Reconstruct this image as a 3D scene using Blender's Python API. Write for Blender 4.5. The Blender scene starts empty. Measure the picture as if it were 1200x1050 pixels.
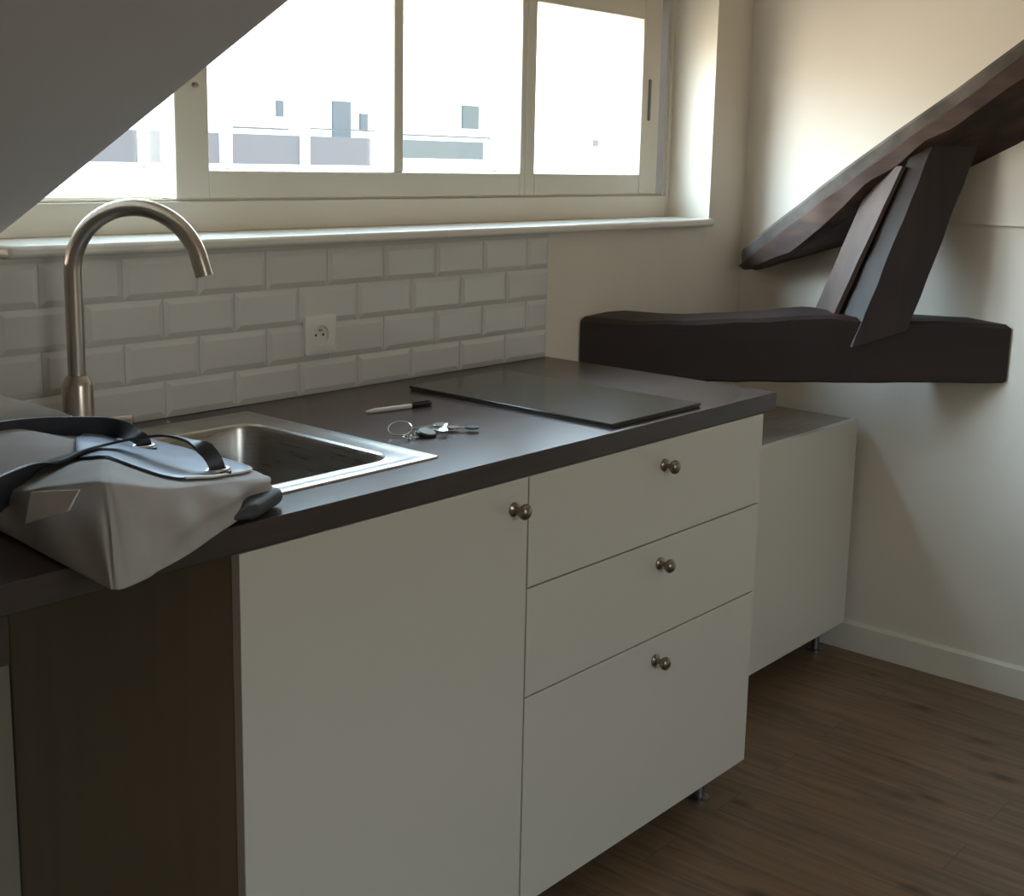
import bpy, bmesh, math, random
from mathutils import Vector, Matrix, noise
random.seed(7)
S = bpy.context.scene
COL = S.collection

# ------------------------------------------------------------ camera
def look(yaw, pitch, roll):
    f = Vector((math.cos(yaw)*math.cos(pitch), math.sin(yaw)*math.cos(pitch), math.sin(pitch)))
    r = Vector((math.sin(yaw), -math.cos(yaw), 0)); u = r.cross(f)
    c, s = math.cos(roll), math.sin(roll)
    r2 = c*r + s*u; u2 = -s*r + c*u
    return Matrix((r2, u2, -f)).transposed()
cd = bpy.data.cameras.new('camera'); cam = bpy.data.objects.new('camera', cd); COL.objects.link(cam)
cam.matrix_world = Matrix.Translation((-2.3646, -1.3477, 1.4117)) @ look(math.radians(39.1045), math.radians(-10.3535), math.radians(1.532)).to_4x4()
cd.sensor_width = 36; cd.sensor_fit = 'HORIZONTAL'; cd.lens = 1493.37/1200*36
cd.shift_x = -52.73/1200; cd.shift_y = -70.08/1200
cd.clip_start = .02; cd.clip_end = 200
S.camera = cam

# ------------------------------------------------------------ light and exposure
S.view_settings.view_transform = 'Standard'; S.view_settings.look = 'None'
S.view_settings.gamma = 1; S.view_settings.exposure = -0.10
w = bpy.data.worlds.new('sky'); S.world = w; w.use_nodes = True
nt = w.node_tree; bg = nt.nodes['Background']; bg.inputs[1].default_value = 8.5
tc = nt.nodes.new('ShaderNodeTexCoord'); sp = nt.nodes.new('ShaderNodeSeparateXYZ'); cr = nt.nodes.new('ShaderNodeValToRGB')
e = cr.color_ramp.elements; e[0].position = .0; e[0].color = (1, .86, .70, 1); e[1].position = .8; e[1].color = (.50, .74, 1, 1)
k = e.new(.06); k.color = (1, .93, .83, 1); k = e.new(.30); k.color = (.70, .86, 1, 1)
nt.links.new(tc.outputs['Generated'], sp.inputs[0]); nt.links.new(sp.outputs['Z'], cr.inputs[0]); nt.links.new(cr.outputs[0], bg.inputs[0])
# a broad bright area of hazy sky to the left of the window view
nm = nt.nodes.new('ShaderNodeVectorMath'); nm.operation = 'DOT_PRODUCT'; nm.inputs[1].default_value = Vector((-.56, .77, .28)).normalized()
mr = nt.nodes.new('ShaderNodeMapRange'); mr.interpolation_type = 'SMOOTHSTEP'
for a, v in zip(('From Min', 'From Max', 'To Min', 'To Max'), (.55, .98, 1.0, 3.4)): mr.inputs[a].default_value = v
nt.links.new(tc.outputs['Generated'], nm.inputs[0]); nt.links.new(nm.outputs['Value'], mr.inputs[0]); 
el = nt.nodes.new('ShaderNodeMapRange'); el.interpolation_type = 'SMOOTHSTEP'      # paler, dimmer near the horizon
for a, v in zip(('From Min', 'From Max', 'To Min', 'To Max'), (.02, .42, 4.6, 19.0)): el.inputs[a].default_value = v
ml = nt.nodes.new('ShaderNodeMath'); ml.operation = 'MULTIPLY'
nt.links.new(sp.outputs['Z'], el.inputs[0]); nt.links.new(mr.outputs[0], ml.inputs[0]); nt.links.new(el.outputs[0], ml.inputs[1])
hi = nt.nodes.new('ShaderNodeMapRange'); hi.interpolation_type = 'SMOOTHSTEP'      # deeper, darker sky overhead
for a, v in zip(('From Min', 'From Max', 'To Min', 'To Max'), (.34, .72, 1.0, .35)): hi.inputs[a].default_value = v
m2 = nt.nodes.new('ShaderNodeMath'); m2.operation = 'MULTIPLY'
nt.links.new(sp.outputs['Z'], hi.inputs[0]); nt.links.new(ml.outputs[0], m2.inputs[0]); nt.links.new(hi.outputs[0], m2.inputs[1])
nt.links.new(m2.outputs[0], bg.inputs[1])
def portal(name, loc, rot, sx, sy):
    l = bpy.data.lights.new(name, 'AREA'); l.shape = 'RECTANGLE'; l.size = sx; l.size_y = sy
    l.cycles.is_portal = True
    o = bpy.data.objects.new(name, l); o.location = loc; o.rotation_euler = rot; COL.objects.link(o)
portal('window_portal', (-.25, .86, 1.56), (math.radians(-90), 0, 0), 2.1, .62)
portal('fill_window_portal', (-1.725, -3.56, 1.55), (math.radians(90), 0, 0), 1.05, 1.1)  # sampling guide for the added rear opening that gives fill light
S.cycles.max_bounces = 10; S.cycles.diffuse_bounces = 7

# ------------------------------------------------------------ room numbers
D = .6583       # window wall plane (y)
W = .964        # right wall plane (x)
XL = -1.333     # dormer's left edge
ZC = 2.5        # ceiling height
YB, XB = -3.5, -4.2

# ------------------------------------------------------------ helpers
def mat(name, col, rough=.5, metal=0, **k):
    m = bpy.data.materials.new(name); m.use_nodes = True
    b = m.node_tree.nodes['Principled BSDF']
    b.inputs['Base Color'].default_value = (*col, 1); b.inputs['Roughness'].default_value = rough
    b.inputs['Metallic'].default_value = metal
    for a, v in k.items(): b.inputs[a.replace('_', ' ')].default_value = v
    return m
def noisy(m, c1, c2, scale=(1, 1, 1), nscale=5, detail=6, bump=0, bdist=.002, rough=None, lo=.35, hi=.65, rot=(0,0,0)):
    nt = m.node_tree; b = nt.nodes['Principled BSDF']
    tc = nt.nodes.new('ShaderNodeTexCoord'); mp = nt.nodes.new('ShaderNodeMapping')
    mp.inputs['Scale'].default_value = scale; mp.inputs['Rotation'].default_value = rot
    n = nt.nodes.new('ShaderNodeTexNoise'); n.inputs['Scale'].default_value = nscale; n.inputs['Detail'].default_value = detail
    r = nt.nodes.new('ShaderNodeValToRGB')
    r.color_ramp.elements[0].color = (*c1, 1); r.color_ramp.elements[1].color = (*c2, 1)
    r.color_ramp.elements[0].position = lo; r.color_ramp.elements[1].position = hi
    nt.links.new(tc.outputs['Object'], mp.inputs[0]); nt.links.new(mp.outputs[0], n.inputs['Vector'])
    nt.links.new(n.outputs[0], r.inputs[0]); nt.links.new(r.outputs[0], b.inputs['Base Color'])
    if bump:
        bp = nt.nodes.new('ShaderNodeBump'); bp.inputs['Strength'].default_value = bump; bp.inputs['Distance'].default_value = bdist
        nt.links.new(n.outputs[0], bp.inputs['Height']); nt.links.new(bp.outputs[0], b.inputs['Normal'])
    if rough:
        rr = nt.nodes.new('ShaderNodeMapRange'); rr.inputs[3].default_value = rough[0]; rr.inputs[4].default_value = rough[1]
        nt.links.new(n.outputs[0], rr.inputs[0]); nt.links.new(rr.outputs[0], b.inputs['Roughness'])
    return m

def finish(name, bm, m, parent=None, smooth=False, bevel=0, seg=2, angle=35):
    bm.normal_update()
    me = bpy.data.meshes.new(name); bm.to_mesh(me); bm.free()
    me.materials.append(m)
    o = bpy.data.objects.new(name, me); COL.objects.link(o)
    if smooth or bevel:
        for p in me.polygons: p.use_smooth = True
        me.set_sharp_from_angle(angle=math.radians(angle))
    if bevel:
        b = o.modifiers.new('bevel', 'BEVEL'); b.width = bevel; b.segments = seg; b.limit_method = 'ANGLE'
        b.angle_limit = math.radians(40); b.harden_normals = False
    if parent: o.parent = parent
    return o
def box(bm, x0, x1, y0, y1, z0, z1):
    v = [bm.verts.new(p) for p in ((x0,y0,z0),(x1,y0,z0),(x1,y1,z0),(x0,y1,z0),(x0,y0,z1),(x1,y0,z1),(x1,y1,z1),(x0,y1,z1))]
    for f in ((3,2,1,0),(4,5,6,7),(0,1,5,4),(1,2,6,5),(2,3,7,6),(3,0,4,7)): bm.faces.new([v[i] for i in f])
    return v
def bx(name, dims, m, parent=None, bevel=0, seg=2):
    bm = bmesh.new(); box(bm, *dims); return finish(name, bm, m, parent, bevel=bevel, seg=seg)
def prism(bm, pts, vec):
    a = [bm.verts.new(p) for p in pts]; b = [bm.verts.new(Vector(p)+Vector(vec)) for p in pts]; n = len(a)
    f = [bm.faces.new(a), bm.faces.new(b[::-1])]
    for i in range(n): f.append(bm.faces.new((a[i], b[i], b[(i+1) % n], a[(i+1) % n])))
    bmesh.ops.recalc_face_normals(bm, faces=f)
def frameof(d):
    d = Vector(d).normalized(); a = Vector((0,0,1)) if abs(d.z) < .9 else Vector((1,0,0))
    u = d.cross(a).normalized(); return u, u.cross(d).normalized()
def tube(bm, pts, r, n=16, cap=True):
    pts = [Vector(p) for p in pts]; rs = r if isinstance(r, (list, tuple)) else [r]*len(pts)
    rings = []; u = None
    for i, p in enumerate(pts):
        t = (pts[min(i+1, len(pts)-1)] - pts[max(i-1, 0)]).normalized()
        if u is None: u, v = frameof(t)
        else:
            u = (u - t*u.dot(t)).normalized(); v = u.cross(t)
        rings.append([bm.verts.new(p + rs[i]*(math.cos(a)*u + math.sin(a)*v)) for a in [2*math.pi*k/n for k in range(n)]])
    fs = []
    for A, B in zip(rings, rings[1:]):
        for k in range(n): fs.append(bm.faces.new((A[k], A[(k+1) % n], B[(k+1) % n], B[k])))
    if cap: fs += [bm.faces.new(rings[0][::-1]), bm.faces.new(rings[-1])]
    bmesh.ops.recalc_face_normals(bm, faces=fs)
def lathe(bm, prof, o=(0,0,0), d=(0,0,1), n=24):
    """prof: (radius, distance along d)"""
    o = Vector(o); d = Vector(d).normalized(); u, v = frameof(d); rings = []
    for r, h in prof:
        c = o + d*h
        rings.append([bm.verts.new(c + max(r, 1e-5)*(math.cos(a)*u + math.sin(a)*v)) for a in [2*math.pi*k/n for k in range(n)]])
    fs = []
    for A, B in zip(rings, rings[1:]):
        for k in range(n): fs.append(bm.faces.new((A[k], A[(k+1) % n], B[(k+1) % n], B[k])))
    fs += [bm.faces.new(rings[0][::-1]), bm.faces.new(rings[-1])]
    bmesh.ops.recalc_face_normals(bm, faces=fs)
def thing(name, label, cat, loc=(0,0,0), group=None):
    o = bpy.data.objects.new(name, None); COL.objects.link(o); o.location = loc; o.empty_display_size = .1
    return tag(o, label, cat, group)
def tag(o, label, cat, group=None):
    o['label'] = label; o['category'] = cat
    if group: o['group'] = group
    return o
def struct(o): o['kind'] = 'structure'; return o
def keep(o, root):           # parts are modelled in world space; keep them there under a root placed elsewhere
    o.parent = root; o.location = o.location - root.location
    return o
def catmull(P, per=6, closed=False):
    P = [Vector(p) for p in P]; n = len(P); out = []
    rng = range(n) if closed else range(n-1)
    g = (lambda i: P[i % n]) if closed else (lambda i: P[max(0, min(n-1, i))])
    for i in rng:
        a, b, c, d = g(i-1), g(i), g(i+1), g(i+2)
        for k in range(per):
            t = k/per
            out.append(.5*((2*b) + (c-a)*t + (2*a-5*b+4*c-d)*t*t + (3*b-a-3*c+d)*t**3))
    if not closed: out.append(P[-1])
    return out

# ------------------------------------------------------------ materials
M_wall = noisy(mat('wall_paint', (.74,.68,.60), .55), (.72,.655,.565), (.75,.685,.595), nscale=3, bump=.12, bdist=.004)
M_ceil = noisy(mat('ceiling_paint', (.7,.69,.66), .7), (.86,.825,.78), (.88,.845,.80), nscale=2.2, bump=.15, bdist=.006)
M_frame = mat('window_paint', (.66,.60,.50), .35)
M_frame2 = mat('window_aluminium', (.56,.52,.49), .4)
M_sill = mat('sill_gloss_paint', (.78,.76,.68), .22)
M_base = mat('skirting_paint', (.74,.70,.60), .4)
M_front = mat('cabinet_white', (.65,.60,.52), .34)
M_carc = mat('cabinet_carcass', (.70,.68,.63), .45)
M_side = noisy(mat('cabinet_side_brown', (.1,.08,.06), .5), (.31,.25,.17), (.34,.28,.19), scale=(8,8,1), nscale=2)
M_lowtop = noisy(mat('chipboard_grey_brown', (.4,.35,.3), .5), (.30,.245,.195), (.36,.30,.245), scale=(2,9,1), nscale=6)
M_tile = mat('glazed_tile', (.66,.64,.61), .12)
M_grout = mat('grout', (.62,.60,.57), .7)
M_steel = noisy(mat('brushed_steel', (.55,.53,.5), .28, 1), (.50,.48,.45), (.60,.58,.55), scale=(1,30,1), nscale=8, rough=(.26,.4))
M_bowl = noisy(mat('sink_bowl_steel', (.5,.48,.45), .3, 1), (.42,.40,.37), (.52,.50,.47), scale=(1,1,20), nscale=8, rough=(.22,.36))
M_nickel = mat('brushed_nickel', (.50,.45,.39), .28, 1)
M_knob = mat('antique_nickel', (.30,.25,.20), .3, 1)
M_leg = mat('leg_metal', (.35,.35,.36), .35, 1)
M_hob = noisy(mat('black_glass', (.02,.02,.02), .16), (.030,.028,.024), (.045,.042,.036), nscale=60)
M_hobe = mat('hob_trim', (.10,.10,.10), .2, .6)
M_plastic = mat('white_plastic', (.78,.76,.72), .3)
M_dark = mat('dark_hole', (.03,.03,.03), .6)
M_brass = mat('pin_metal', (.5,.45,.35), .3, 1)
M_canvas = noisy(mat('canvas', (.4,.37,.35), .75), (.38,.355,.34), (.44,.415,.40), nscale=12, bump=.25, bdist=.003)
M_canvas2 = noisy(mat('canvas_pale', (.6,.58,.56), .7), (.70,.68,.66), (.78,.76,.74), nscale=12, bump=.2, bdist=.002)
M_panel = noisy(mat('blue_grey_vinyl', (.32,.38,.46), .38), (.36,.45,.60), (.42,.51,.66), nscale=9, bump=.15, bdist=.004)
M_pipe = mat('piping_white', (.75,.74,.74), .4)
M_seam = mat('dark_seam', (.05,.055,.07), .6)
M_strap = noisy(mat('dark_strap', (.03,.032,.04), .45), (.022,.024,.03), (.035,.038,.048), nscale=30)
M_pouch = noisy(mat('dark_grey_fabric', (.05,.055,.055), .6), (.04,.045,.045), (.06,.066,.066), nscale=20)
M_capblk = mat('black_plastic', (.015,.015,.017), .3)
M_keym = mat('key_steel', (.62,.62,.60), .2, 1)
M_fob = mat('fob_face', (.30,.31,.27), .6)
M_stuc = mat('stucco_white', (.86,.85,.83), .8)
M_bpan = mat('balcony_panel', (.066,.065,.074), .5)
M_bpan2 = mat('balcony_panel_glass', (.056,.072,.078), .3)
M_bdoor = mat('balcony_door_blue', (.050,.058,.066), .4)
M_brail = mat('balcony_rail', (.04,.046,.05), .4)

def wood(name, c1, c2, c3, rough=.45, along='Y', ribs=1.0, bump=.35):
    m = mat(name, c2, rough); nt = m.node_tree; b = nt.nodes['Principled BSDF']
    tc = nt.nodes.new('ShaderNodeTexCoord'); mp = nt.nodes.new('ShaderNodeMapping')
    mp.inputs['Scale'].default_value = {'X': (1.2,16,16), 'Y': (16,1.2,16), 'Z': (16,16,1.2)}[along]
    n1 = nt.nodes.new('ShaderNodeTexNoise'); n1.inputs['Scale'].default_value = 2.2*ribs; n1.inputs['Detail'].default_value = 8; n1.inputs['Distortion'].default_value = .6
    n2 = nt.nodes.new('ShaderNodeTexNoise'); n2.inputs['Scale'].default_value = 4; n2.inputs['Detail'].default_value = 3
    r = nt.nodes.new('ShaderNodeValToRGB'); e = r.color_ramp.elements
    e[0].color = (*c1, 1); e[0].position = .3; e[1].color = (*c3, 1); e[1].position = .72
    k = e.new(.5); k.color = (*c2, 1)
    mx = nt.nodes.new('ShaderNodeMath'); mx.operation = 'MULTIPLY_ADD'; mx.inputs[1].default_value = .35; 
    sb = nt.nodes.new('ShaderNodeMath'); sb.operation = 'SUBTRACT'; sb.inputs[1].default_value = .17
    L = nt.links.new
    L(tc.outputs['Object'], mp.inputs[0]); L(mp.outputs[0], n1.inputs['Vector']); L(tc.outputs['Object'], n2.inputs['Vector'])
    L(n2.outputs[0], mx.inputs[0]); L(n1.outputs[0], mx.inputs[2]); L(mx.outputs[0], sb.inputs[0]); L(sb.outputs[0], r.inputs[0])
    L(r.outputs[0], b.inputs['Base Color'])
    bp = nt.nodes.new('ShaderNodeBump'); bp.inputs['Strength'].default_value = bump; bp.inputs['Distance'].default_value = .003
    L(n1.outputs[0], bp.inputs['Height']); L(bp.outputs[0], b.inputs['Normal'])
    return m
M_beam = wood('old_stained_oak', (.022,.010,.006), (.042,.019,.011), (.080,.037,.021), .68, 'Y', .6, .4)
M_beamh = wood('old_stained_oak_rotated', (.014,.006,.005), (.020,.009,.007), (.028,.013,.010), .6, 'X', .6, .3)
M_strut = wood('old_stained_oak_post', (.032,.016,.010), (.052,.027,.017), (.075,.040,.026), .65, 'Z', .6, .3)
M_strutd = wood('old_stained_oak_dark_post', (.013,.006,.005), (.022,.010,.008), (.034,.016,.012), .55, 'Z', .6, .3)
M_top = wood('worktop_laminate', (.060,.041,.035), (.078,.053,.045), (.10,.070,.060), .27, 'X', 1.2, .05)
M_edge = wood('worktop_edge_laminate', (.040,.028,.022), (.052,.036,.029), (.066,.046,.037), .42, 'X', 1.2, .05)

def floor_mat():
    m = mat('laminate_floor', (.3,.23,.17), .42); nt = m.node_tree; b = nt.nodes['Principled BSDF']; L = nt.links.new; N = nt.nodes.new
    tc = N('ShaderNodeTexCoord'); sp = N('ShaderNodeSeparateXYZ'); L(tc.outputs['Object'], sp.inputs[0])
    cb = N('ShaderNodeCombineXYZ'); L(sp.outputs['Y'], cb.inputs[0]); L(sp.outputs['X'], cb.inputs[1])   # planks run along Y
    br = N('ShaderNodeTexBrick'); br.offset = .37; br.inputs['Scale'].default_value = 1; br.inputs['Brick Width'].default_value = 1.28
    br.inputs['Row Height'].default_value = .128; br.inputs['Mortar Size'].default_value = .0012; br.inputs['Mortar Smooth'].default_value = .3
    br.inputs['Color1'].default_value = (.0,.0,.0,1); br.inputs['Color2'].default_value = (1,1,1,1); br.inputs['Mortar'].default_value = (.5,.5,.5,1)
    L(cb.outputs[0], br.inputs[0])
    # per-plank offset of the grain
    add = N('ShaderNodeVectorMath'); add.operation = 'MULTIPLY_ADD'; add.inputs[1].default_value = (3,7,0)
    L(br.outputs['Color'], add.inputs[0]); L(tc.outputs['Object'], add.inputs[2])
    mp = N('ShaderNodeMapping'); mp.inputs['Scale'].default_value = (22,1.6,1); L(add.outputs[0], mp.inputs[0])
    n1 = N('ShaderNodeTexNoise'); n1.inputs['Scale'].default_value = 1.6; n1.inputs['Detail'].default_value = 9; n1.inputs['Distortion'].default_value = 1.1; L(mp.outputs[0], n1.inputs['Vector'])
    r = N('ShaderNodeValToRGB'); e = r.color_ramp.elements; e[0].position = .22; e[0].color = (.115,.070,.039,1); e[1].position = .80; e[1].color = (.290,.187,.108,1)
    L(n1.outputs[0], r.inputs[0])
    mp2 = N('ShaderNodeMapping'); mp2.inputs['Scale'].default_value = (9,4,1); L(add.outputs[0], mp2.inputs[0])   # knots
    v = N('ShaderNodeTexVoronoi'); v.inputs['Scale'].default_value = 1; L(mp2.outputs[0], v.inputs['Vector'])
    kr = N('ShaderNodeValToRGB'); ke = kr.color_ramp.elements; ke[0].position = .05; ke[0].color = (.40,.37,.34,1); ke[1].position = .20; ke[1].color = (1,1,1,1)
    L(v.outputs['Distance'], kr.inputs[0])
    mu = N('ShaderNodeMix'); mu.data_type = 'RGBA'; mu.blend_type = 'MULTIPLY'; mu.inputs[0].default_value = 1
    L(r.outputs[0], mu.inputs[6]); L(kr.outputs[0], mu.inputs[7])
    mo = N('ShaderNodeMix'); mo.data_type = 'RGBA'; mo.inputs[7].default_value = (.11,.078,.05,1)
    L(br.outputs['Fac'], mo.inputs[0]); L(mu.outputs[2], mo.inputs[6]); L(mo.outputs[2], b.inputs['Base Color'])
    bp = N('ShaderNodeBump'); bp.inputs['Strength'].default_value = .15; bp.inputs['Distance'].default_value = .001
    L(n1.outputs[0], bp.inputs['Height']); L(bp.outputs[0], b.inputs['Normal'])
    return m
M_floor = floor_mat()

def glass_mat():
    m = bpy.data.materials.new('window_glass'); m.use_nodes = True; nt = m.node_tree; nt.nodes.clear()
    o = nt.nodes.new('ShaderNodeOutputMaterial'); mx = nt.nodes.new('ShaderNodeMixShader')
    t = nt.nodes.new('ShaderNodeBsdfTransparent'); g = nt.nodes.new('ShaderNodeBsdfGlossy')
    t.inputs[0].default_value = (.96,.98,.97,1); g.inputs['Roughness'].default_value = .02
    mx.inputs[0].default_value = .05
    nt.links.new(t.outputs[0], mx.inputs[1]); nt.links.new(g.outputs[0], mx.inputs[2]); nt.links.new(mx.outputs[0], o.inputs[0])
    return m
M_glass = glass_mat()

# ------------------------------------------------------------ room shell
T = .12
SL = .4445                                   # roof slope (rise per metre into the room)
Z0 = 1.259                                   # where the roof meets the window wall
bm = bmesh.new(); box(bm, XB-T, W+T, YB-T, D+.3, -.1, 0)
struct(finish('floor', bm, M_floor))
# window wall: below the sill, right pier, head, left knee wall
WX0, WX1, WZ0, WZ1 = XL, .776, 1.2227, 1.99
WD = .30                                     # wall thickness
bm = bmesh.new()
box(bm, XB-T, W+T, D, D+WD, 0, WZ0)
box(bm, WX1, W+T, D, D+WD, WZ0, ZC)
box(bm, WX0, WX1, D, D+WD, WZ1, ZC)
struct(finish('wall_window', bm, M_wall))
bm = bmesh.new(); box(bm, W, W+T, YB-T, D, 0, ZC)
struct(finish('wall_right', bm, M_wall))
# lower face of the right wall stands proud above the ledge, under the rafter
bm = bmesh.new()
prism(bm, [(W+.001,.44,1.262),(W+.001,-2.6,1.262),(W+.001,-2.6,2.5),(W+.001,-1.2,2.46),(W+.001,-.182,1.66),(W+.001,.275,1.34)], (-.016,0,0))
struct(finish('trim_1', bm, M_wall))
# rear wall with an opening added to let in fill light
bm = bmesh.new()
box(bm, XB-T, -2.25, YB-T, YB, 0, ZC); box(bm, -1.2, W+T, YB-T, YB, 0, ZC)
box(bm, -2.25, -1.2, YB-T, YB, 0, 1.0); box(bm, -2.25, -1.2, YB-T, YB, 2.1, ZC)
struct(finish('wall_rear', bm, M_wall))
bm = bmesh.new(); box(bm, XB-T, XB, YB-T, D+.3, 0, ZC)
struct(finish('wall_left', bm, M_wall))
bm = bmesh.new(); box(bm, XB-T, W+T, YB-T, D+WD, ZC, ZC+.1)
struct(finish('ceiling', bm, M_ceil))
# sloped plaster ceiling left of the dormer: a solid wedge whose right-hand side is the dormer's cheek
yt = D-(ZC-Z0)/SL
bm = bmesh.new()
prism(bm, [(XL, D+WD, Z0-.02-.0),(XL, D, Z0),(XL, yt, ZC),(XL, D+WD, ZC)], (XB-XL, 0, 0))
struct(finish('ceiling_slope', bm, M_ceil, bevel=.008, seg=3))
# skirting boards
bm = bmesh.new(); prism(bm, [(W-.012, YB, 0),(W-.012, YB, .08),(W-.006, YB, .088),(W, YB, .088),(W, YB, 0)], (0, D-YB, 0))
struct(finish('baseboard_right', bm, M_base))
bm = bmesh.new(); box(bm, XB, W-.012, D-.012, D, 0, .088)
struct(finish('baseboard_window', bm, M_base))

# ------------------------------------------------------------ window
win = thing('window_1', '', ''); del win['label']; del win['category']; struct(win)
win.location = (-.28, .8, 1.25)
def wpart(name, bm, m, bevel=0, parent=None, smooth=False):
    o = finish(name, bm, m, bevel=bevel, smooth=smooth); keep(o, win)
    return o
def rectframe(bm, x0, x1, z0, z1, y0, y1, wl, wr, wb, wt):
    box(bm, x0, x0+wl, y0, y1, z0, z1); box(bm, x1-wr, x1, y0, y1, z0, z1)
    box(bm, x0+wl, x1-wr, y0, y1, z0, z0+wb); box(bm, x0+wl, x1-wr, y0, y1, z1-wt, z1)
YF = .80
bm = bmesh.new()                                  # sill board with a rounded nose
box(bm, XL+.002, WX1+.0, D-.022, .90, 1.2232, 1.244)
wpart('window_sill', bm, M_sill, .007)
bm = bmesh.new()                                  # outer frame
rectframe(bm, XL+.002, WX1, 1.244, 1.96, YF, .90, .06, .018, .060, .10)
box(bm, XL+.062, WX1-.018, YF+.05, YF+.058, 1.304, 1.312)
box(bm, XL+.062, WX1-.018, YF+.008, YF+.012, 1.304, 1.309)
wpart('window_frame', bm, M_frame, .002)
bm = bmesh.new()                                  # jamb tracks at the right
for x0, x1, y0 in ((.745,.758,YF+.004),(.728,.735,YF+.03),(.712,.716,YF+.012)):
    box(bm, x0, x1, y0, .88, 1.304, 1.86)
wpart('jamb_track', bm, M_frame2, .001)
def sash(x0, x1, z0, z1, y, wl, wr, wb, wt, bars=()):
    bm = bmesh.new(); rectframe(bm, x0, x1, z0, z1, y, y+.050, wl, wr, wb, wt)
    for a, b in bars: box(bm, a, b, y, y+.046, z0+wb, z1-wt)
    f = wpart('sash_frame', bm, M_frame, .003)
    g = bx('pane', (x0+wl, x1-wr, y+.042, y+.046, z0+wb, z1-wt), M_glass)
    keep(g, win); g.parent = f; g.location = (0,0,0)
    return f
f1 = sash(-.902, .1295, 1.309, 1.86, YF+.003, .078, .020, .055, .07, bars=((-.327,-.297),))
f2 = sash(.1305, .712, 1.309, 1.86, YF+.003, .036, .086, .055, .07)
# the left pane sits deeper, behind the leading stile of the first sash
bm = bmesh.new(); rectframe(bm, -1.26, -.842, 1.309, 1.86, YF+.058, YF+.09, .03, .036, .003, .05)
f3 = wpart('sash_frame', bm, M_frame2, .002)
g = bx('pane', (-1.23,-.878, YF+.072, YF+.076, 1.312, 1.81), M_glass); keep(g, win); g.parent = f3; g.location = (0,0,0)
bm = bmesh.new()
box(bm, .656, .668, YF-.001, YF+.006, 1.515, 1.63)
wpart('pull_handle', bm, mat('handle_recess', (.16,.15,.13), .4), .004)
bm = bmesh.new(); lathe(bm, [(.005,0),(.005,.010),(.003,.012)], (-.857, YF+.003, 1.527), (0,-1,0), 12)
wpart('latch', bm, M_knob, smooth=True)
# added window behind the viewer, unseen, for fill light: frame and glass
w2 = bpy.data.objects.new('fill_window', None); COL.objects.link(w2); w2.location = (-1.6, YB-.06, 1.0); struct(w2)
bm = bmesh.new(); rectframe(bm, -2.25, -1.2, 1.0, 2.1, YB-.09, YB-.04, .06, .06, .06, .06); box(bm, -1.75, -1.70, YB-.09, YB-.04, 1.06, 2.04)
keep(finish('window_frame', bm, M_frame, bevel=.003), w2)
keep(bx('pane', (-2.19,-1.26, YB-.067, YB-.063, 1.06, 2.04), M_glass), w2)

# ------------------------------------------------------------ terrace building outside
bd = thing('street_building', 'sunlit white apartment building with balconies across the street, seen through the window', 'building', (12, 14, -3))
def bpart(name, dims, m): return keep(bx(name, dims, m), bd)
bpart('facade', (-4, 40, 15.2, 19, -3, 3.75), M_stuc)
bpart('balcony_slab', (-4, 40, 13.9, 15.2, -3, 1.12), M_stuc)
for x0, x1 in ((5.6,7.45),(7.62,8.35),(8.45,8.76),(8.99,10.20),(10.37,11.62)):
    bpart('balcony_panel', (x0, x1, 13.95, 14.0, 1.17, 1.60), M_bpan)
bpart('balcony_panel', (12.05, 14.25, 13.95, 14.0, 1.30, 1.60), M_bpan2)
for x in (7.535, 8.4, 8.875, 10.285, 11.8, 14.5, 17.2):
    bpart('balcony_post', (x-.07, x+.07, 13.9, 14.02, 1.1, 1.72), M_stuc)
bpart('balcony_rail', (8.95, 10.0, 13.95, 14.0, 1.67, 1.70), M_brail)
bpart('balcony_rail', (10.36, 11.72, 13.95, 14.0, 1.70, 1.725), M_brail)
bpart('balcony_rail', (12.1, 14.5, 13.95, 14.0, 1.66, 1.69), M_brail)
def far(px, dims, m, name='balcony_door'): return bpart(name, dims, m)
bpart('balcony_door', (11.9, 12.28, 15.15, 15.22, 1.2, 2.2), M_bdoor)
bpart('balcony_door', (15.0, 15.42, 15.15, 15.22, 1.85, 2.27), mat('door_green', (.042,.055,.055), .4))
bpart('window', (12.5, 12.66, 15.15, 15.22, 1.75, 2.02), M_bdoor)
bpart('window', (10.75, 10.87, 15.15, 15.22, 1.9, 2.15), M_bdoor)
bpart('vent_grille', (18.6, 19.1, 15.15, 15.22, 1.62, 1.75), M_bpan)

# ------------------------------------------------------------ kitchen cabinets
def knob(parent, x, y, z):
    bm = bmesh.new()
    lathe(bm, [(.0125,0),(.0125,.0025),(.010,.0045),(.0055,.007),(.0048,.014),(.0065,.017),(.0115,.0195),(.0138,.024),(.0128,.029),(.0085,.033),(.003,.0345)], (x, y, z), (0,-1,0), 24)
    o = finish('knob', bm, M_knob, smooth=True, angle=50); o.parent = parent; return o
def leg(root, x, y):
    bm = bmesh.new(); lathe(bm, [(.024,0),(.024,.005),(.0135,.008),(.0135,.066),(.022,.068),(.022,.0805)], (x, y, 0), (0,0,1), 20)
    keep(finish('leg', bm, M_leg, smooth=True), root)
def carcass(root, x0, x1, y0, y1, z0, z1, side=None):
    bm = bmesh.new(); t = .018
    box(bm, x0, x0+t, y0, y1, z0, z1) if side is None else None
    box(bm, x1-t, x1, y0, y1, z0, z1); box(bm, x0+t, x1-t, y0, y1, z0, z0+t)
    box(bm, x0+t, x1-t, y1-.005, y1, z0+t, z1)
    box(bm, x0+t, x1-t, y0, y0+.08, z1-t, z1)
    keep(finish('carcass', bm, M_carc, bevel=.0008), root)
w1, w2_ = .7741, .5922
xs = -w1; xl = -w1-w2_
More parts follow.
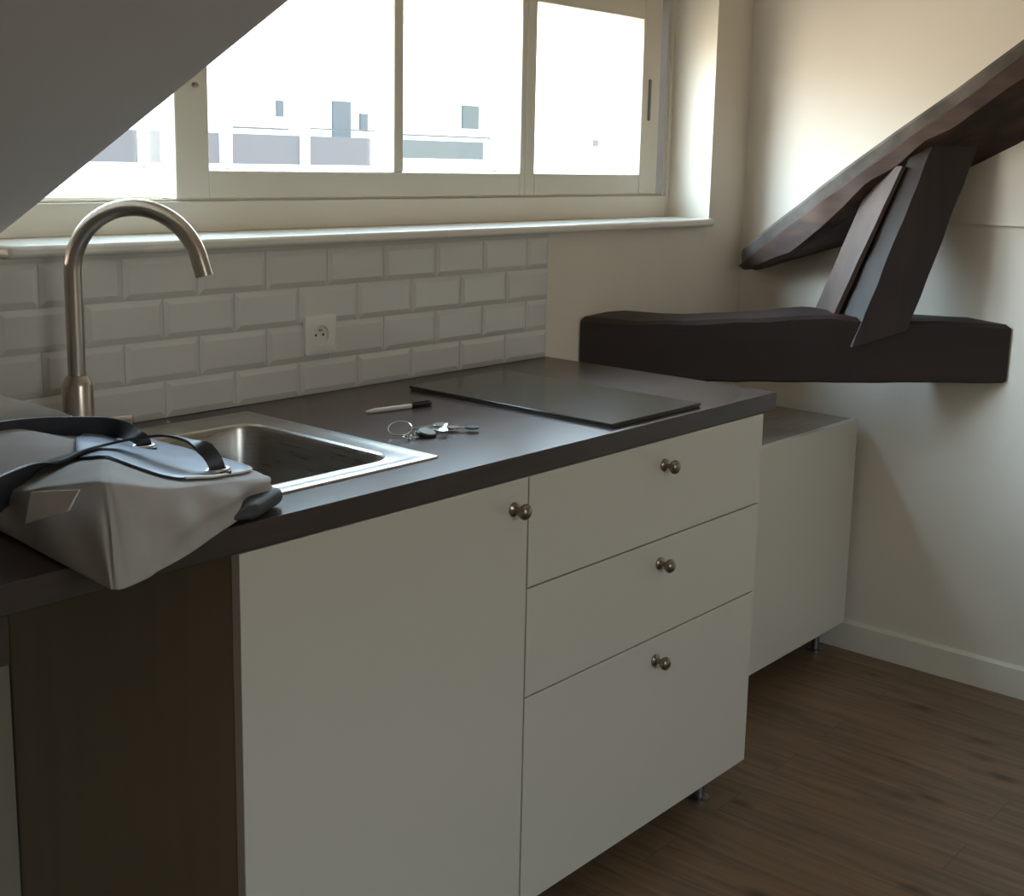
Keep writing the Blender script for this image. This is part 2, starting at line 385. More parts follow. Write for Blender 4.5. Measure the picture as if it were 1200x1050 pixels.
c1 = thing('base_cabinet', 'tall white sink cabinet with one door and a brown left side, under the worktop', 'cabinet', ((xl+xs)/2, .3, 0))
carcass(c1, xl, xs-.001, .02, .62, .0805, .88, side=1)
sp = bx('side_panel', (xl+.0005, xl+.018, .0195, .65, .0805, .88), M_side, bevel=.0008); keep(sp, c1); sp['label'] = 'brown side panel'
d = bx('door', (xl, xs-.0018, 0, .0185, .0805, .8785), M_front, bevel=.0012); keep(d, c1)
knob(d, -.812, 0, .829)
for x in (xl+.06, xs-.06):
    for y in (.08, .56): leg(c1, x, y)
c2 = thing('base_cabinet', 'white base cabinet with three drawer fronts, right of the sink cabinet door', 'cabinet', (xs/2, .3, 0))
carcass(c2, xs+.001, -.002, .02, .62, .0805, .88)
for (z0, z1), kz, kx in (((.6815,.8785), .829, -.372), ((.4815,.6785), .631, -.374), ((.0805,.4785), .431, -.376)):
    d = bx('drawer', (xs+.0018, -.0005, 0, .0185, z0, z1), M_front, bevel=.0012); keep(d, c2); knob(d, kx, 0, kz)
for x in (xs+.06, -.09):
    for y in (.06, .56): leg(c2, x, y)
c3 = thing('base_cabinet', 'low white cabinet without worktop, in the corner by the right wall', 'cabinet', (.48, .44, 0))
carcass(c3, .012, .936, .248, .64, .088, .692)
keep(bx('top_panel', (.012, .936, .248, .645, .6925, .6955), M_lowtop), c3)['label'] = 'bare grey-brown top'
keep(bx('door', (.012, .938, .229, .2475, .088, .697), M_front, bevel=.0012), c3)
for x in (.07, .885):
    for y in (.29, .58): 
        bm = bmesh.new(); lathe(bm, [(.02,0),(.02,.005),(.012,.008),(.012,.07),(.02,.072),(.02,.0879)], (x, y, 0), (0,0,1), 20)
        keep(finish('leg', bm, M_leg, smooth=True), c3)

# ------------------------------------------------------------ worktop with sink cut-out
X1, Y0 = .0533, -.0
SX0, SX1, SY0, SY1 = -1.36, -.902, .085, .594      # sink rim
bm = bmesh.new()
hx0, hx1, hy0, hy1 = SX0+.02, SX1-.02, SY0+.02, SY1-.02
XW = -2.25
gx = [XW, hx0, hx1, X1]; gy = [Y0, hy0, hy1, D-.001]
V = {}
for k, z in enumerate((.88, .918)):
    for i, x in enumerate(gx):
        for j, y in enumerate(gy): V[i,j,k] = bm.verts.new((x,y,z))
for i in range(3):
    for j in range(3):
        if (i, j) == (1, 1): continue
        bm.faces.new((V[i,j,1],V[i+1,j,1],V[i+1,j+1,1],V[i,j+1,1])); bm.faces.new((V[i,j+1,0],V[i+1,j+1,0],V[i+1,j,0],V[i,j,0]))
for i in range(3):
    bm.faces.new((V[i,0,0],V[i+1,0,0],V[i+1,0,1],V[i,0,1])); bm.faces.new((V[i+1,3,0],V[i,3,0],V[i,3,1],V[i+1,3,1]))
    bm.faces.new((V[3,i,0],V[3,i+1,0],V[3,i+1,1],V[3,i,1])); bm.faces.new((V[0,i+1,0],V[0,i,0],V[0,i,1],V[0,i+1,1]))
for a, b in (((1,1),(1,2)),((1,2),(2,2)),((2,2),(2,1)),((2,1),(1,1))):
    bm.faces.new((V[(*a,0)],V[(*b,0)],V[(*b,1)],V[(*a,1)]))
bmesh.ops.recalc_face_normals(bm, faces=bm.faces[:])
wt = finish('worktop', bm, M_top, bevel=.0015)
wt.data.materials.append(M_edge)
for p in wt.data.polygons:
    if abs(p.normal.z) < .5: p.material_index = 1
tag(wt, 'long dark brown wood-effect kitchen worktop with the sink and hob set in it', 'worktop')
cl = bx('support_rail', (-1.72,-1.683,.004,.6,.819,.8795), M_edge, bevel=.002)
tag(cl, 'dark wooden support rail under the left end of the worktop', 'rail')
ep = bx('light_block_panel', (-2.25,-2.232,.004,.65,0,.8795), M_side, bevel=.001)  # added out of view to block light from the left
tag(ep, 'added unseen brown panel keeping light out under the left end of the worktop', 'panel')

bp_ = bx('shade_sheet', (-2.231,-1.369,.635,.645,0,.8795), M_side)  # brown sheet added over the wall so the gap reads as shaded
tag(bp_, 'added brown sheet standing in for shade at the back of the gap left of the sink cabinet', 'panel')
# ------------------------------------------------------------ sink
def rrect(x0, x1, y0, y1, r, n=6):
    pts = []
    for cx, cy, a0 in ((x1-r,y1-r,0),(x0+r,y1-r,90),(x0+r,y0+r,180),(x1-r,y0+r,270)):
        for k in range(n+1):
            a = math.radians(a0+90*k/n); pts.append((cx+r*math.cos(a), cy+r*math.sin(a)))
    return pts
sink = thing('kitchen_sink', 'square stainless steel sink bowl set into the brown worktop', 'sink', ((SX0+SX1)/2, (SY0+SY1)/2, .918))
bx0, bx1, by0, by1 = -1.315, -.962, .128, .505
bm = bmesh.new(); loops = []
for x0,x1,y0,y1,r,z in ((SX0,SX1,SY0,SY1,.006,.9184),(SX0+.001,SX1-.001,SY0+.001,SY1-.001,.006,.9212),(SX0+.010,SX1-.010,SY0+.010,SY1-.010,.008,.9232),
                        (SX0+.018,SX1-.018,SY0+.018,SY1-.018,.010,.9205),(bx0-.008,bx1+.008,by0-.008,by1+.008,.05,.9200),(bx0-.003,bx1+.003,by0-.003,by1+.003,.048,.9222),(bx0,bx1,by0,by1,.046,.9190)):
    loops.append([bm.verts.new((x,y,z)) for x, y in rrect(x0,x1,y0,y1,r)])
for A, B in zip(loops, loops[1:]):
    n = len(A)
    for k in range(n): bm.faces.new((A[k],A[(k+1)%n],B[(k+1)%n],B[k]))
bmesh.ops.recalc_face_normals(bm, faces=bm.faces[:])
for f in bm.faces:
    if f.normal.z < -.5: f.normal_flip()
keep(finish('rim', bm, M_steel, smooth=True, angle=40), sink)
bm = bmesh.new(); loops = []
for ins, r, z in ((0,.046,.9190),(.002,.046,.913),(.004,.046,.80),(.010,.045,.765),(.022,.04,.748),(.045,.035,.742),(.15,.02,.738)):
    loops.append([bm.verts.new((x,y,z)) for x, y in rrect(bx0+ins,bx1-ins,by0+ins,by1-ins,r)])
for A, B in zip(loops, loops[1:]):
    n = len(A)
    for k in range(n): bm.faces.new((A[k],A[(k+1)%n],B[(k+1)%n],B[k]))
bm.faces.new(loops[-1]); 
for f in bm.faces: f.normal_flip()
o = keep(finish('bowl', bm, M_bowl, smooth=True, angle=50), sink)
bm = bmesh.new(); lathe(bm, [(.042,0),(.042,.003),(.034,.004),(.03,.001),(.004,.001),(.004,.006)], ((bx0+bx1)/2,(by0+by1)/2,.7385), (0,0,1))
keep(finish('drain', bm, M_steel, smooth=True), sink)

# ------------------------------------------------------------ faucet
fx, fy = -1.270, .553
fau = thing('kitchen_faucet', 'brushed nickel kitchen faucet with a tall curved gooseneck spout, behind the sink', 'faucet', (fx, fy, .921))
bm = bmesh.new(); lathe(bm, [(.027,.0),(.027,.006),(.0245,.008),(.0245,.098),(.0225,.104),(.0165,.113),(.014,.114)], (fx,fy,.9236), (0,0,1), 32)
keep(finish('body', bm, M_nickel, smooth=True, angle=30), fau)
sd = Vector((.55,-.835,0)).normalized(); R_ = .108
ztop = 1.205
pts = [(fx,fy,1.03),(fx,fy,1.10),(fx,fy,1.16)]
for k in range(0, 23):
    a = math.radians(180 - 180*k/22*.93)
    p = Vector((fx,fy,ztop)) + sd*(R_ + R_*math.cos(a)) + Vector((0,0,R_*math.sin(a))); pts.append(p)
e = Vector(pts[-1]); t_ = (Vector(pts[-1])-Vector(pts[-2])).normalized()
pts += [e+t_*.01, e+t_*.022]
bm = bmesh.new(); tube(bm, pts, .0140, 24)
keep(finish('spout', bm, M_nickel, smooth=True, angle=60), fau)
ld = Vector((.80,-.60,0)).normalized()
bm = bmesh.new(); lathe(bm, [(.0105,.018),(.0105,.048),(.0095,.049),(.0095,.051),(.0125,.052),(.0125,.083),(.011,.085)], (fx,fy,.958), ld, 24)
lv = keep(finish('mixer_valve', bm, M_nickel, smooth=True, angle=30), fau)
q = Vector((fx,fy,.958)) + ld*.066
bm = bmesh.new(); tube(bm, [q+Vector((0,0,-.006)), q+Vector((.015,-.012,-.022)), q+Vector((.034,-.022,-.034))], [.0045,.004,.0045], 12)
keep(finish('lever', bm, M_nickel, smooth=True), fau)

# ------------------------------------------------------------ hob
hob = thing('ceramic_hob', 'flat black glass two-zone hob lying in the right end of the worktop', 'hob', (-.365, .29, .918))
keep(bx('base_trim', (-.514,-.217,.024,.554,.9183,.9222), M_hobe, bevel=.001), hob)
keep(bx('glass_plate', (-.516,-.215,.022,.556,.9224,.9272), M_hob, bevel=.0015), hob)

# ------------------------------------------------------------ wall tiles
bm = bmesh.new()
TW, TH, G = .1555, .0755, .0015
xr, xlft = .050, -2.3
row = 0; z1 = 1.2140
while z1 > .93:
    z0 = max(z1-TH, .9195)
    x = xr
    first = True
    while x > xlft:
        wdt = TW if not (first and row % 2 == 0) else TW*.52
        first = False
        x0 = x-wdt; a, b, c, d_ = x0+G/2, x-G/2, z0+G/2, z1-G/2
        bv = .011 if z1-z0 > .06 else .008
        yb, ym, yt_ = D-.0005, D-.0045, D-.0085
        lo = [bm.verts.new(p) for p in ((a,yb,c),(b,yb,c),(b,yb,d_),(a,yb,d_))]
        mi = [bm.verts.new(p) for p in ((a,ym,c),(b,ym,c),(b,ym,d_),(a,ym,d_))]
        hi = [bm.verts.new(p) for p in ((a+bv,yt_,c+bv),(b-bv,yt_,c+bv),(b-bv,yt_,d_-bv),(a+bv,yt_,d_-bv))]
        for k in range(4):
            bm.faces.new((lo[k],lo[(k+1)%4],mi[(k+1)%4],mi[k])); bm.faces.new((mi[k],mi[(k+1)%4],hi[(k+1)%4],hi[k]))
        bm.faces.new(hi)
        x = x0
    z1 = z0; row += 1
til = finish('tile_backsplash', bm, M_tile)
tag(til, 'white brick-pattern wall tiles between the worktop and the window sill', 'backsplash')
gr = bx('grout_bed', (xlft, xr, D-.0032, D-.0002, .9195, 1.2222), M_grout); gr.parent = til

# ------------------------------------------------------------ socket outlet
oc = thing('power_socket', 'square white wall socket set in the tiled backsplash', 'socket', (-.674, D-.008, 1.043))
cx, cz = -.680, 1.040
bm = bmesh.new()
out = rrect(cx-.040, cx+.040, cz-.040, cz+.040, .006); n = len(out)
prof = [(out, D-.0075), (out, D-.0160), (rrect(cx-.037,cx+.037,cz-.037,cz+.037,.005), D-.0178)]
circ = lambda r: [(cx+r*math.cos(math.radians(45+360*(k)/n - 45 + 0)), cz+r*math.sin(math.radians(360*k/n))) for k in range(n)]
prof += [(circ(.0205), D-.0178), (circ(.0195), D-.0172), (circ(.019), D-.0110)]
Ls = [[bm.verts.new((x, y, z)) for x, z in pr] for pr, y in prof]
for A, B in zip(Ls, Ls[1:]):
    for k in range(n): bm.faces.new((A[k],A[(k+1)%n],B[(k+1)%n],B[k]))
bm.faces.new(Ls[-1])
bmesh.ops.recalc_face_normals(bm, faces=bm.faces[:])
keep(finish('face_plate', bm, M_plastic, smooth=True, angle=30), oc)
bm = bmesh.new()
for dx in (-.0095, .0095): lathe(bm, [(.0026,0),(.0026,.0006)], (cx+dx, D-.0111, cz), (0,-1,0), 12)
keep(finish('contact_hole', bm, M_dark), oc)
bm = bmesh.new(); lathe(bm, [(.0024,0),(.0024,.007),(.0012,.0085)], (cx, D-.0111, cz+.010), (0,-1,0), 12)
keep(finish('earth_pin', bm, M_brass, smooth=True), oc)

# ------------------------------------------------------------ timber truss
def rough(bm, amp, freq, seed, along=None):
    for v in bm.verts:
        p = v.co*freq + Vector((seed, seed*1.7, 0))
        v.co += Vector((noise.noise(p), noise.noise(p+Vector((9,3,1))), noise.noise(p+Vector((2,8,5)))))*amp
def sweep(sections, closed_caps=True):
    """sections: list of rings (equal counts) -> bmesh skin"""
    bm = bmesh.new(); R = [[bm.verts.new(p) for p in s] for s in sections]; n = len(R[0])
    for A, B in zip(R, R[1:]):
        for k in range(n): bm.faces.new((A[k],A[(k+1)%n],B[(k+1)%n],B[k]))
    bm.faces.new(R[0][::-1]); bm.faces.new(R[-1])
    bmesh.ops.recalc_face_normals(bm, faces=bm.faces[:])
    return bm
def interp(tab, y):
    for (a, *A), (b, *B) in zip(tab, tab[1:]):
        if (a >= y >= b):
            t = (a-y)/(a-b); return [p+(q-p)*t for p, q in zip(A, B)]
    return list(tab[-1][1:])
# rafter along the right wall: height tables over y (top edge, front lower edge, underside at the wall) and x of its front face
TT = [(-1.25,2.487),(-.201,1.718),(-.035,1.597),(.110,1.498),(.248,1.400),(.374,1.307),(.481,1.238),(.592,1.162),(.62,1.145)]
TR = [(-1.25,2.365),(-.211,1.612),(-.138,1.561),(-.044,1.495),(.025,1.460),(.095,1.398),(.177,1.351),(.251,1.278),(.311,1.218),(.409,1.152),(.539,1.102),(.62,1.098)]
TBk = [(-1.25,2.24),(-.30,1.560),(-.163,1.469),(-.027,1.400),(.294,1.190),(.398,1.156),(.507,1.121),(.592,1.090),(.62,1.088)]
TX = [(-1.25,.79),(.32,.79),(.40,.81),(.48,.83),(.56,.855),(.60,.875),(.62,.885)]
def tab(T_, v):
    for (a, A), (b, B) in zip(T_, T_[1:]):
        if a <= v <= b: return A+(B-A)*(v-a)/(b-a)
    return T_[-1][1]
secs = []; y = .605
while y > -1.24:
    zt, zr, zb, xf = tab(TT, y), tab(TR, y), tab(TBk, y), tab(TX, y)
    wv = noise.noise(Vector((0, y*9, 3)))*.008; w2v = noise.noise(Vector((5, y*14, 1)))*.007
    band = .042; g_ = W-xf
    q = [(W-.001, zt+.002), (xf+.006, zt), (xf, zt-.010), (xf+.003, zt-band+wv*.5), (xf-.010+w2v, zt-band-.010+wv), (xf-.006+w2v, zr+.012+wv*.6), (xf+.006, zr+wv*.5),
         (xf+g_*.3, zr-.25*(zr-zb)+w2v), (xf+g_*.67, zr-.7*(zr-zb)-w2v), (W-.001, zb)]
    secs.append([(x, y, z) for x, z in q]); y -= .02
bm = sweep(secs); 
raf = finish('roof_rafter', bm, M_beam, smooth=True, angle=28)
M_strip = noisy(mat('weathered_edge', (.12,.10,.085), .7), (.055,.042,.033), (.13,.11,.092), nscale=11, bump=.25)
raf.data.materials.append(M_strip)
for p in raf.data.polygons:
    if len(p.vertices) == 4 and min(v % 10 for v in p.vertices) in (0, 1, 2) and max(v % 10 for v in p.vertices) <= 3: p.material_index = 1
tag(raf, 'rough dark rafter sloping up along the right wall', 'beam')
# tie beam: diagonal across the corner
A0 = Vector((.182, .658, 0)); A1 = Vector((.962, -.178, 0)); dv = (A1-A0).normalized(); nv = Vector((-dv.y, dv.x, 0)); 
LB = (A1-A0).length
bt = bpy.data.objects.new('tie_beam', None)
secs = []; N = 60; TB = .15
s0, s1 = .004, LB-.004
topf = [(0,1.006),(.137,.999),(.27,1.0),(.49,1.012),(.63,1.024),(.66,1.024),(.72,1.018),(.9,1.010),(1.10,1.008),(1.2,1.005)]
def lin(tab, s):
    for (a, A), (b, B) in zip(tab, tab[1:]):
        if a <= s <= b: return A+(B-A)*(s-a)/(b-a)
    return tab[-1][1]
for i in range(N+1):
    s = s0+(s1-s0)*i/N; zt = lin(topf, s); zb = .838+.010*s
    ch = .010 + .004*noise.noise(Vector((s*8, 1, 0))); e1 = .003*noise.noise(Vector((s*10, 4, 0)))
    # corners cut along the walls at either end
    def P(off, z):
        # keep the section inside the room: shear ends so that the faces meet the walls
        smin = (A0.y + off*nv.y - (D-.002))/(-dv.y) if dv.y else 0
        smin = max(0, smin); smax = (W-.002 - A0.x - off*nv.x)/dv.x
        ss = smin + (smax-smin)*(s/LB)
        p = A0 + dv*ss + nv*off; return (p.x, p.y, z)
    secs.append([P(0+e1, zb+.006), P(0+e1, zt-ch), P(ch*1.2, zt), P(TB*.55, zt+.006+e1), P(TB-.012, zt+.004), P(TB, zt-.012), P(TB, zb+.006), P(TB-.008, zb), P(.008, zb)])
bm = sweep(secs)
# local frame so that the grain runs with the beam
ang = math.atan2(dv.y, dv.x)
mw = Matrix.Translation(A0) @ Matrix.Rotation(ang, 4, 'Z')
rough(bm, .0026, 12, 4)
bm.transform(mw.inverted())
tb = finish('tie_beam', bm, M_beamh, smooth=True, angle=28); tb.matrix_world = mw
tag(tb, 'dark horizontal tie beam crossing the corner just above the low cabinet', 'beam')
# strut between them, with a board beside it
def BP(s, z, off): 
    p = A0 + dv*s + nv*off; return Vector((p.x, p.y, z))
st = thing('roof_strut', 'short leaning dark strut joining the tie beam to the rafter', 'beam', BP(.77,1.02,.06))
def strut_mesh(A, B, m, name, seed, amp=.003):
    A = [Vector(p) for p in A]; B = [Vector(p) for p in B]; secs = []
    for k in range(25): secs.append([a.lerp(b, k/24) for a, b in zip(A, B)])
    bm = sweep(secs); rough(bm, amp, 16, seed)
    return keep(finish(name, bm, m, smooth=True, angle=25), st)
# rings: chamfer back, chamfer front, front right, back right, back left
foot = [BP(.684,.975,.040), BP(.716,.940,-.004), BP(.862,.990,-.004), BP(.885,.995,.10), BP(.690,.985,.10)]
head = [BP(.838,1.40,.042), BP(.876,1.400,.016), BP(.996,1.401,.016), BP(.996,1.401,.10), BP(.846,1.392,.10)]
ext = lambda a, b, t: Vector(a)+(Vector(b)-Vector(a))*t
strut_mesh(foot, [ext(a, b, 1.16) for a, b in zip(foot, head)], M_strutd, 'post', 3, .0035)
foot2 = [BP(.672,1.020,.034), BP(.686,1.020,.034), BP(.690,1.020,.150), BP(.654,1.020,.150)]
head2 = [BP(.818,1.385,.034), BP(.828,1.385,.034), BP(.832,1.385,.150), BP(.790,1.385,.150)]
strut_mesh(foot2, [ext(a, b, 1.06) for a, b in zip(foot2, head2)], M_strut, 'side_board', 11, .0012)

# ------------------------------------------------------------ bag
bag = thing('tote_bag', 'slumped off-white canvas tote bag with dark straps, lying over the sink corner and worktop edge', 'bag', (-1.42, .2, .924))
base = [(-1.617,-.109,.9165),(-1.597,-.111,.9165),(-1.522,-.085,.9195),(-1.430,-.033,.921),(-1.335,.02,.924),(-1.272,.060,.926),(-1.238,.20,.9265),(-1.24,.37,.9265),(-1.30,.47,.9265),(-1.43,.50,.9265),(-1.555,.46,.9215),(-1.60,.34,.9215),(-1.596,.2,.9205),(-1.609,.05,.9195),(-1.618,-.085,.9170)]
top = [(-1.584,-.050,1.027),(-1.565,-.048,1.022),(-1.49,-.028,.999),(-1.418,.003,.984),(-1.33,.035,.968),(-1.268,.072,.957),(-1.240,.2,.949),(-1.258,.37,.956),(-1.31,.47,.972),(-1.43,.49,.988),(-1.56,.45,1.03),(-1.61,.32,1.015),(-1.602,.17,.982),(-1.602,.05,1.007),(-1.592,-.028,1.025)]
PER = 8
def ring(P): return catmull(P, PER, True)
b0, t0 = ring(base), ring(top)
nR = len(b0); cen_t = Vector((-1.42,.22,.996)); cen_b = Vector((-1.42,.22,.922))
def topsurf(u, r):                       # r 0 rim .. 1 centre
    k = int(u) % nR; k2 = (k+1) % nR; f = u-int(u)
    p = t0[k].lerp(t0[k2], f).lerp(cen_t, r)
    p.z += .003*math.sin(math.pi*min(1, r))
    return p
rings = []
for j, t in enumerate((0, .02, .12, .3, .5, .7, .88, .97, 1)):
    rg = []
    for k in range(nR):
        p = b0[k].lerp(t0[k], t); outw = Vector((p.x-cen_b.x, p.y-cen_b.y, 0)).normalized()
        u = k/nR*len(base)
        near_corner = math.exp(-((min(u, len(base)-u))/1.2)**2)
        bulge = .010*math.sin(math.pi*t)*(1-.5*near_corner) - .006*(1 if t in (0,) else 0)
        wr = .0045*math.sin(math.pi*t)*math.sin(u*5.3+t*4) + .006*noise.noise(Vector((p.x*14, p.y*14, p.z*20)))*math.sin(math.pi*t)
        # diagonal drape fold on the long face that runs from the hanging corner towards the right tip
        u -= 1
        if .6 < u < 4: wr += .009*math.exp(-((t-(.25+.17*u))/.16)**2) - .009*math.exp(-((t-(.02+.17*u))/.16)**2)
        q = p + outw*(bulge+wr)
        rg.append(q)
    rings.append(rg)
for r in (.04,.12,.25,.42,.6,.8,.94):
    rg = []
    for k in range(nR):
        p = topsurf(k, r); p.z += .003*noise.noise(Vector((p.x*18, p.y*12, 2)))*(1-r); rg.append(p)
    rings.append(rg)
bm = bmesh.new()
VR = [[bm.verts.new(p) for p in rg] for rg in rings]
for A, B in zip(VR, VR[1:]):
    for k in range(nR): bm.faces.new((A[k],A[(k+1)%nR],B[(k+1)%nR],B[k]))
c = bm.verts.new(cen_t)
for k in range(nR): bm.faces.new((VR[-1][k], VR[-1][(k+1)%nR], c))
c = bm.verts.new(cen_b)
for k in range(nR): bm.faces.new((VR[0][(k+1)%nR], VR[0][k], c))
bmesh.ops.recalc_face_normals(bm, faces=bm.faces[:])
body = finish('body', bm, M_canvas, smooth=True, angle=80)
body.modifiers.new('sub', 'SUBSURF').levels = 1; body.modifiers['sub'].render_levels = 2
keep(body, bag)
from mathutils.bvhtree import BVHTree
tmp = bmesh.new(); tmp.from_mesh(body.data); bvh = BVHTree.FromBMesh(tmp)
def onbag(x, y, dz=0):
    h = bvh.ray_cast(Vector((x, y, 2)), Vector((0,0,-1)))
    return (h[0].z if h[0] else .96)+dz
# blue-grey vinyl closing panel following the top of the bag
def drape(outline, name, m, dz, thick=.0015, bevel=0, res=26):
    P = catmull([(x,y,0) for x, y in outline], 6, True)
    c = sum(P, Vector())/len(P); bm = bmesh.new(); prev = None
    levels = [1, .985, .9, .75, .55, .35, .15]
    R = []
    for l in levels:
        rg = []
        for p in P:
            q = c.lerp(p, l); rg.append(bm.verts.new((q.x, q.y, onbag(q.x, q.y, dz if l < 1 else dz-.002))))
        R.append(rg)
    n = len(P)
    for A, B in zip(R, R[1:]):
        for k in range(n): bm.faces.new((A[k],A[(k+1)%n],B[(k+1)%n],B[k]))
    cc = bm.verts.new((c.x, c.y, onbag(c.x, c.y, dz)))
    for k in range(n): bm.faces.new((R[-1][k], R[-1][(k+1)%n], cc))
    bmesh.ops.recalc_face_normals(bm, faces=bm.faces[:])
    bmesh.ops.smooth_vert(bm, verts=bm.verts[:], factor=.5, use_axis_x=False, use_axis_y=False, use_axis_z=True)
    return keep(finish(name, bm, m, smooth=True, angle=80), bag), P
panel_out = [(-1.470,.215),(-1.492,.15),(-1.482,.06),(-1.450,.020),(-1.400,.024),(-1.335,.052),(-1.280,.086),(-1.262,.13),(-1.262,.20),(-1.268,.30),(-1.285,.375),(-1.34,.38),(-1.41,.31)]
pn, PP = drape(panel_out, 'top_panel', M_panel, .004)
pn['label'] = 'blue-grey vinyl top panel'
bm = bmesh.new()
loop = [Vector((p.x, p.y, onbag(p.x, p.y, .0035))) for p in PP]; tube(bm, loop[-5:]+loop[:21], .0010, 6)
keep(finish('panel_seam', bm, M_seam, smooth=True), bag)
bm = bmesh.new()
edge = [Vector((p.x, p.y, onbag(p.x, p.y, .0040))) for p in PP[20:70]]
tube(bm, edge, .0019, 8); keep(finish('piping', bm, M_pipe, smooth=True), bag)
# raised white back flap
bm = bmesh.new()
fl = [(-1.290,.468,.955,.974),(-1.34,.486,.955,.995),(-1.40,.497,.955,1.022),(-1.47,.492,.955,1.052),(-1.54,.465,.955,1.082),(-1.60,.42,.95,1.10)]
Fp = catmull([(a,b,d_) for a,b,c_,d_ in fl], 5); Fb = catmull([(a,b,c_) for a,b,c_,d_ in fl], 5)
rows = []
for t in (0,.25,.5,.75,1):
    rows.append([Fb[i].lerp(Fp[i], t)+Vector((-.012*t*t*0-.004*math.sin(i*.7)*t, -.022*t*t, 0)) for i in range(len(Fp))])
g1 = [[bm.verts.new(p) for p in r] for r in rows]; g2 = [[bm.verts.new(p+Vector((.001,.003,0))) for p in r] for r in rows]
for G_, flip in ((g1, False), (g2, True)):
    for A, B in zip(G_, G_[1:]):
        for k in range(len(A)-1): bm.faces.new((A[k],A[k+1],B[k+1],B[k]))
for k in range(len(g1[0])-1): bm.faces.new((g1[-1][k],g1[-1][k+1],g2[-1][k+1],g2[-1][k]))
for a in (0,-1):
    for j in range(len(g1)-1): bm.faces.new((g1[j][a],g1[j+1][a],g2[j+1][a],g2[j][a]))
bmesh.ops.recalc_face_normals(bm, faces=bm.faces[:])
keep(finish('back_flap', bm, M_canvas2, smooth=True, angle=60), bag)
# straps: ribbons that stand on edge near their rings and lie flatter further on
def ribbon(path, widths, sides, name, m, thick=.0035):
    P = catmull(path, 6); n = len(P); bm = bmesh.new(); R = []
    W_ = catmull([(w_,0,0) for w_ in widths], 6); Sd = catmull(sides, 6)
    for i, p in enumerate(P):
        t = (P[min(i+1,n-1)]-P[max(i-1,0)]).normalized(); s = Sd[i]; s = (s - t*s.dot(t)).normalized(); nn = t.cross(s)
        h = W_[i].x/2
        R.append([bm.verts.new(p+s*a*h+nn*b*thick/2) for a, b in ((-1,-1),(1,-1),(1,1),(-1,1))])
    for A, B in zip(R, R[1:]):
        for k in range(4): bm.faces.new((A[k],A[(k+1)%4],B[(k+1)%4],B[k]))
    bm.faces.new(R[0][::-1]); bm.faces.new(R[-1]); bmesh.ops.recalc_face_normals(bm, faces=bm.faces[:])
    o = finish(name, bm, m, smooth=True, angle=50); return keep(o, bag)
ribbon([(-1.352,.06,.967),(-1.358,.06,.992),(-1.365,.072,1.010),(-1.376,.092,1.020),(-1.392,.125,1.024),(-1.410,.16,1.018),(-1.432,.195,1.008),(-1.472,.205,1.001),(-1.532,.18,.998),(-1.583,.15,.992),(-1.66,.10,.985),(-1.72,.06,.98)],
       [.020,.021,.022,.024,.026,.028,.030,.034,.040,.046,.05,.05],
       [(1,-.3,.1),(1,-.3,.1),(.8,.0,.3),(.6,.7,-.1),(.52,.83,-.2),(.51,.83,-.22),(.5,.83,-.20),(.5,.83,-.18),(.5,.83,-.10),(.5,.6,-.5),(.5,.4,-.8),(.5,.4,-.8)], 'strap', M_strap)
ribbon([(-1.362,.22,.982),(-1.366,.22,.998),(-1.370,.235,1.004),(-1.362,.28,1.004),(-1.372,.315,1.002),(-1.41,.335,1.001),(-1.46,.34,1.003),(-1.52,.33,1.006),(-1.60,.31,1.008),(-1.68,.30,1.00)],
       [.020,.021,.022,.026,.034,.042,.048,.052,.054,.054],
       [(1,-.3,.1),(1,-.3,.1),(.8,-.3,.4),(.3,-.4,.8),(.1,-.2,.95),(.0,-.15,1),(0,-.15,1),(0,-.2,1),(0,-.3,.95),(0,-.3,.95)], 'strap', M_strap)
for x, y in ((-1.352,.058),(-1.362,.218)):
    z = onbag(x, y, .0045); bm = bmesh.new()
    cpts = [(x-.004+.016*math.cos(a), y+.010*math.sin(a), z+.002) for a in [2*math.pi*k/20 for k in range(21)]]
    tube(bm, cpts, .0028, 8, False); keep(finish('strap_ring', bm, M_steel, smooth=True), bag)
    bm = bmesh.new(); lathe(bm, [(.015,0),(.015,.004),(.010,.006)], (x, y, z-.003), (0,0,1), 20); keep(finish('strap_anchor', bm, M_strap, smooth=True), bag)
# small folded tag on the left end of the bag
bm = bmesh.new()
tg = [(-1.628,.062,.963),(-1.628,.045,1.006),(-1.622,-.052,1.026),(-1.630,-.040,1.000)]
prism(bm, tg, (.003,0,0)); keep(finish('corner_tab', bm, M_canvas2, bevel=.001), bag)

# dark rounded pouch-like piece under the bag's right tip, grouped with the bag
secs = []
ax0 = Vector((-1.385,.000,.932)); ax1 = Vector((-1.262,.062,.934)); dd = (ax1-ax0); L_ = dd.length; dd.normalize(); pp = Vector((-dd.y, dd.x, 0))
sg = lambda v, e: math.copysign(abs(v)**e, v)
for i in range(25):
    t = i/24; e = max((1-max(0, (t-.78)/.22)**2)**.5, .12); e = e*min(1, .25+t*2.5); c0 = ax0 + dd*L_*t
    secs.append([c0 + pp*(.026*e*sg(math.cos(a), .7)) + Vector((0,0,.0125*e*sg(math.sin(a), .7))) for a in [2*math.pi*k/20 for k in range(20)]])
o = keep(finish('dark_piece', sweep(secs), M_pouch, smooth=True, angle=60), bag); o['label'] = 'dark grey rounded piece under the tip'

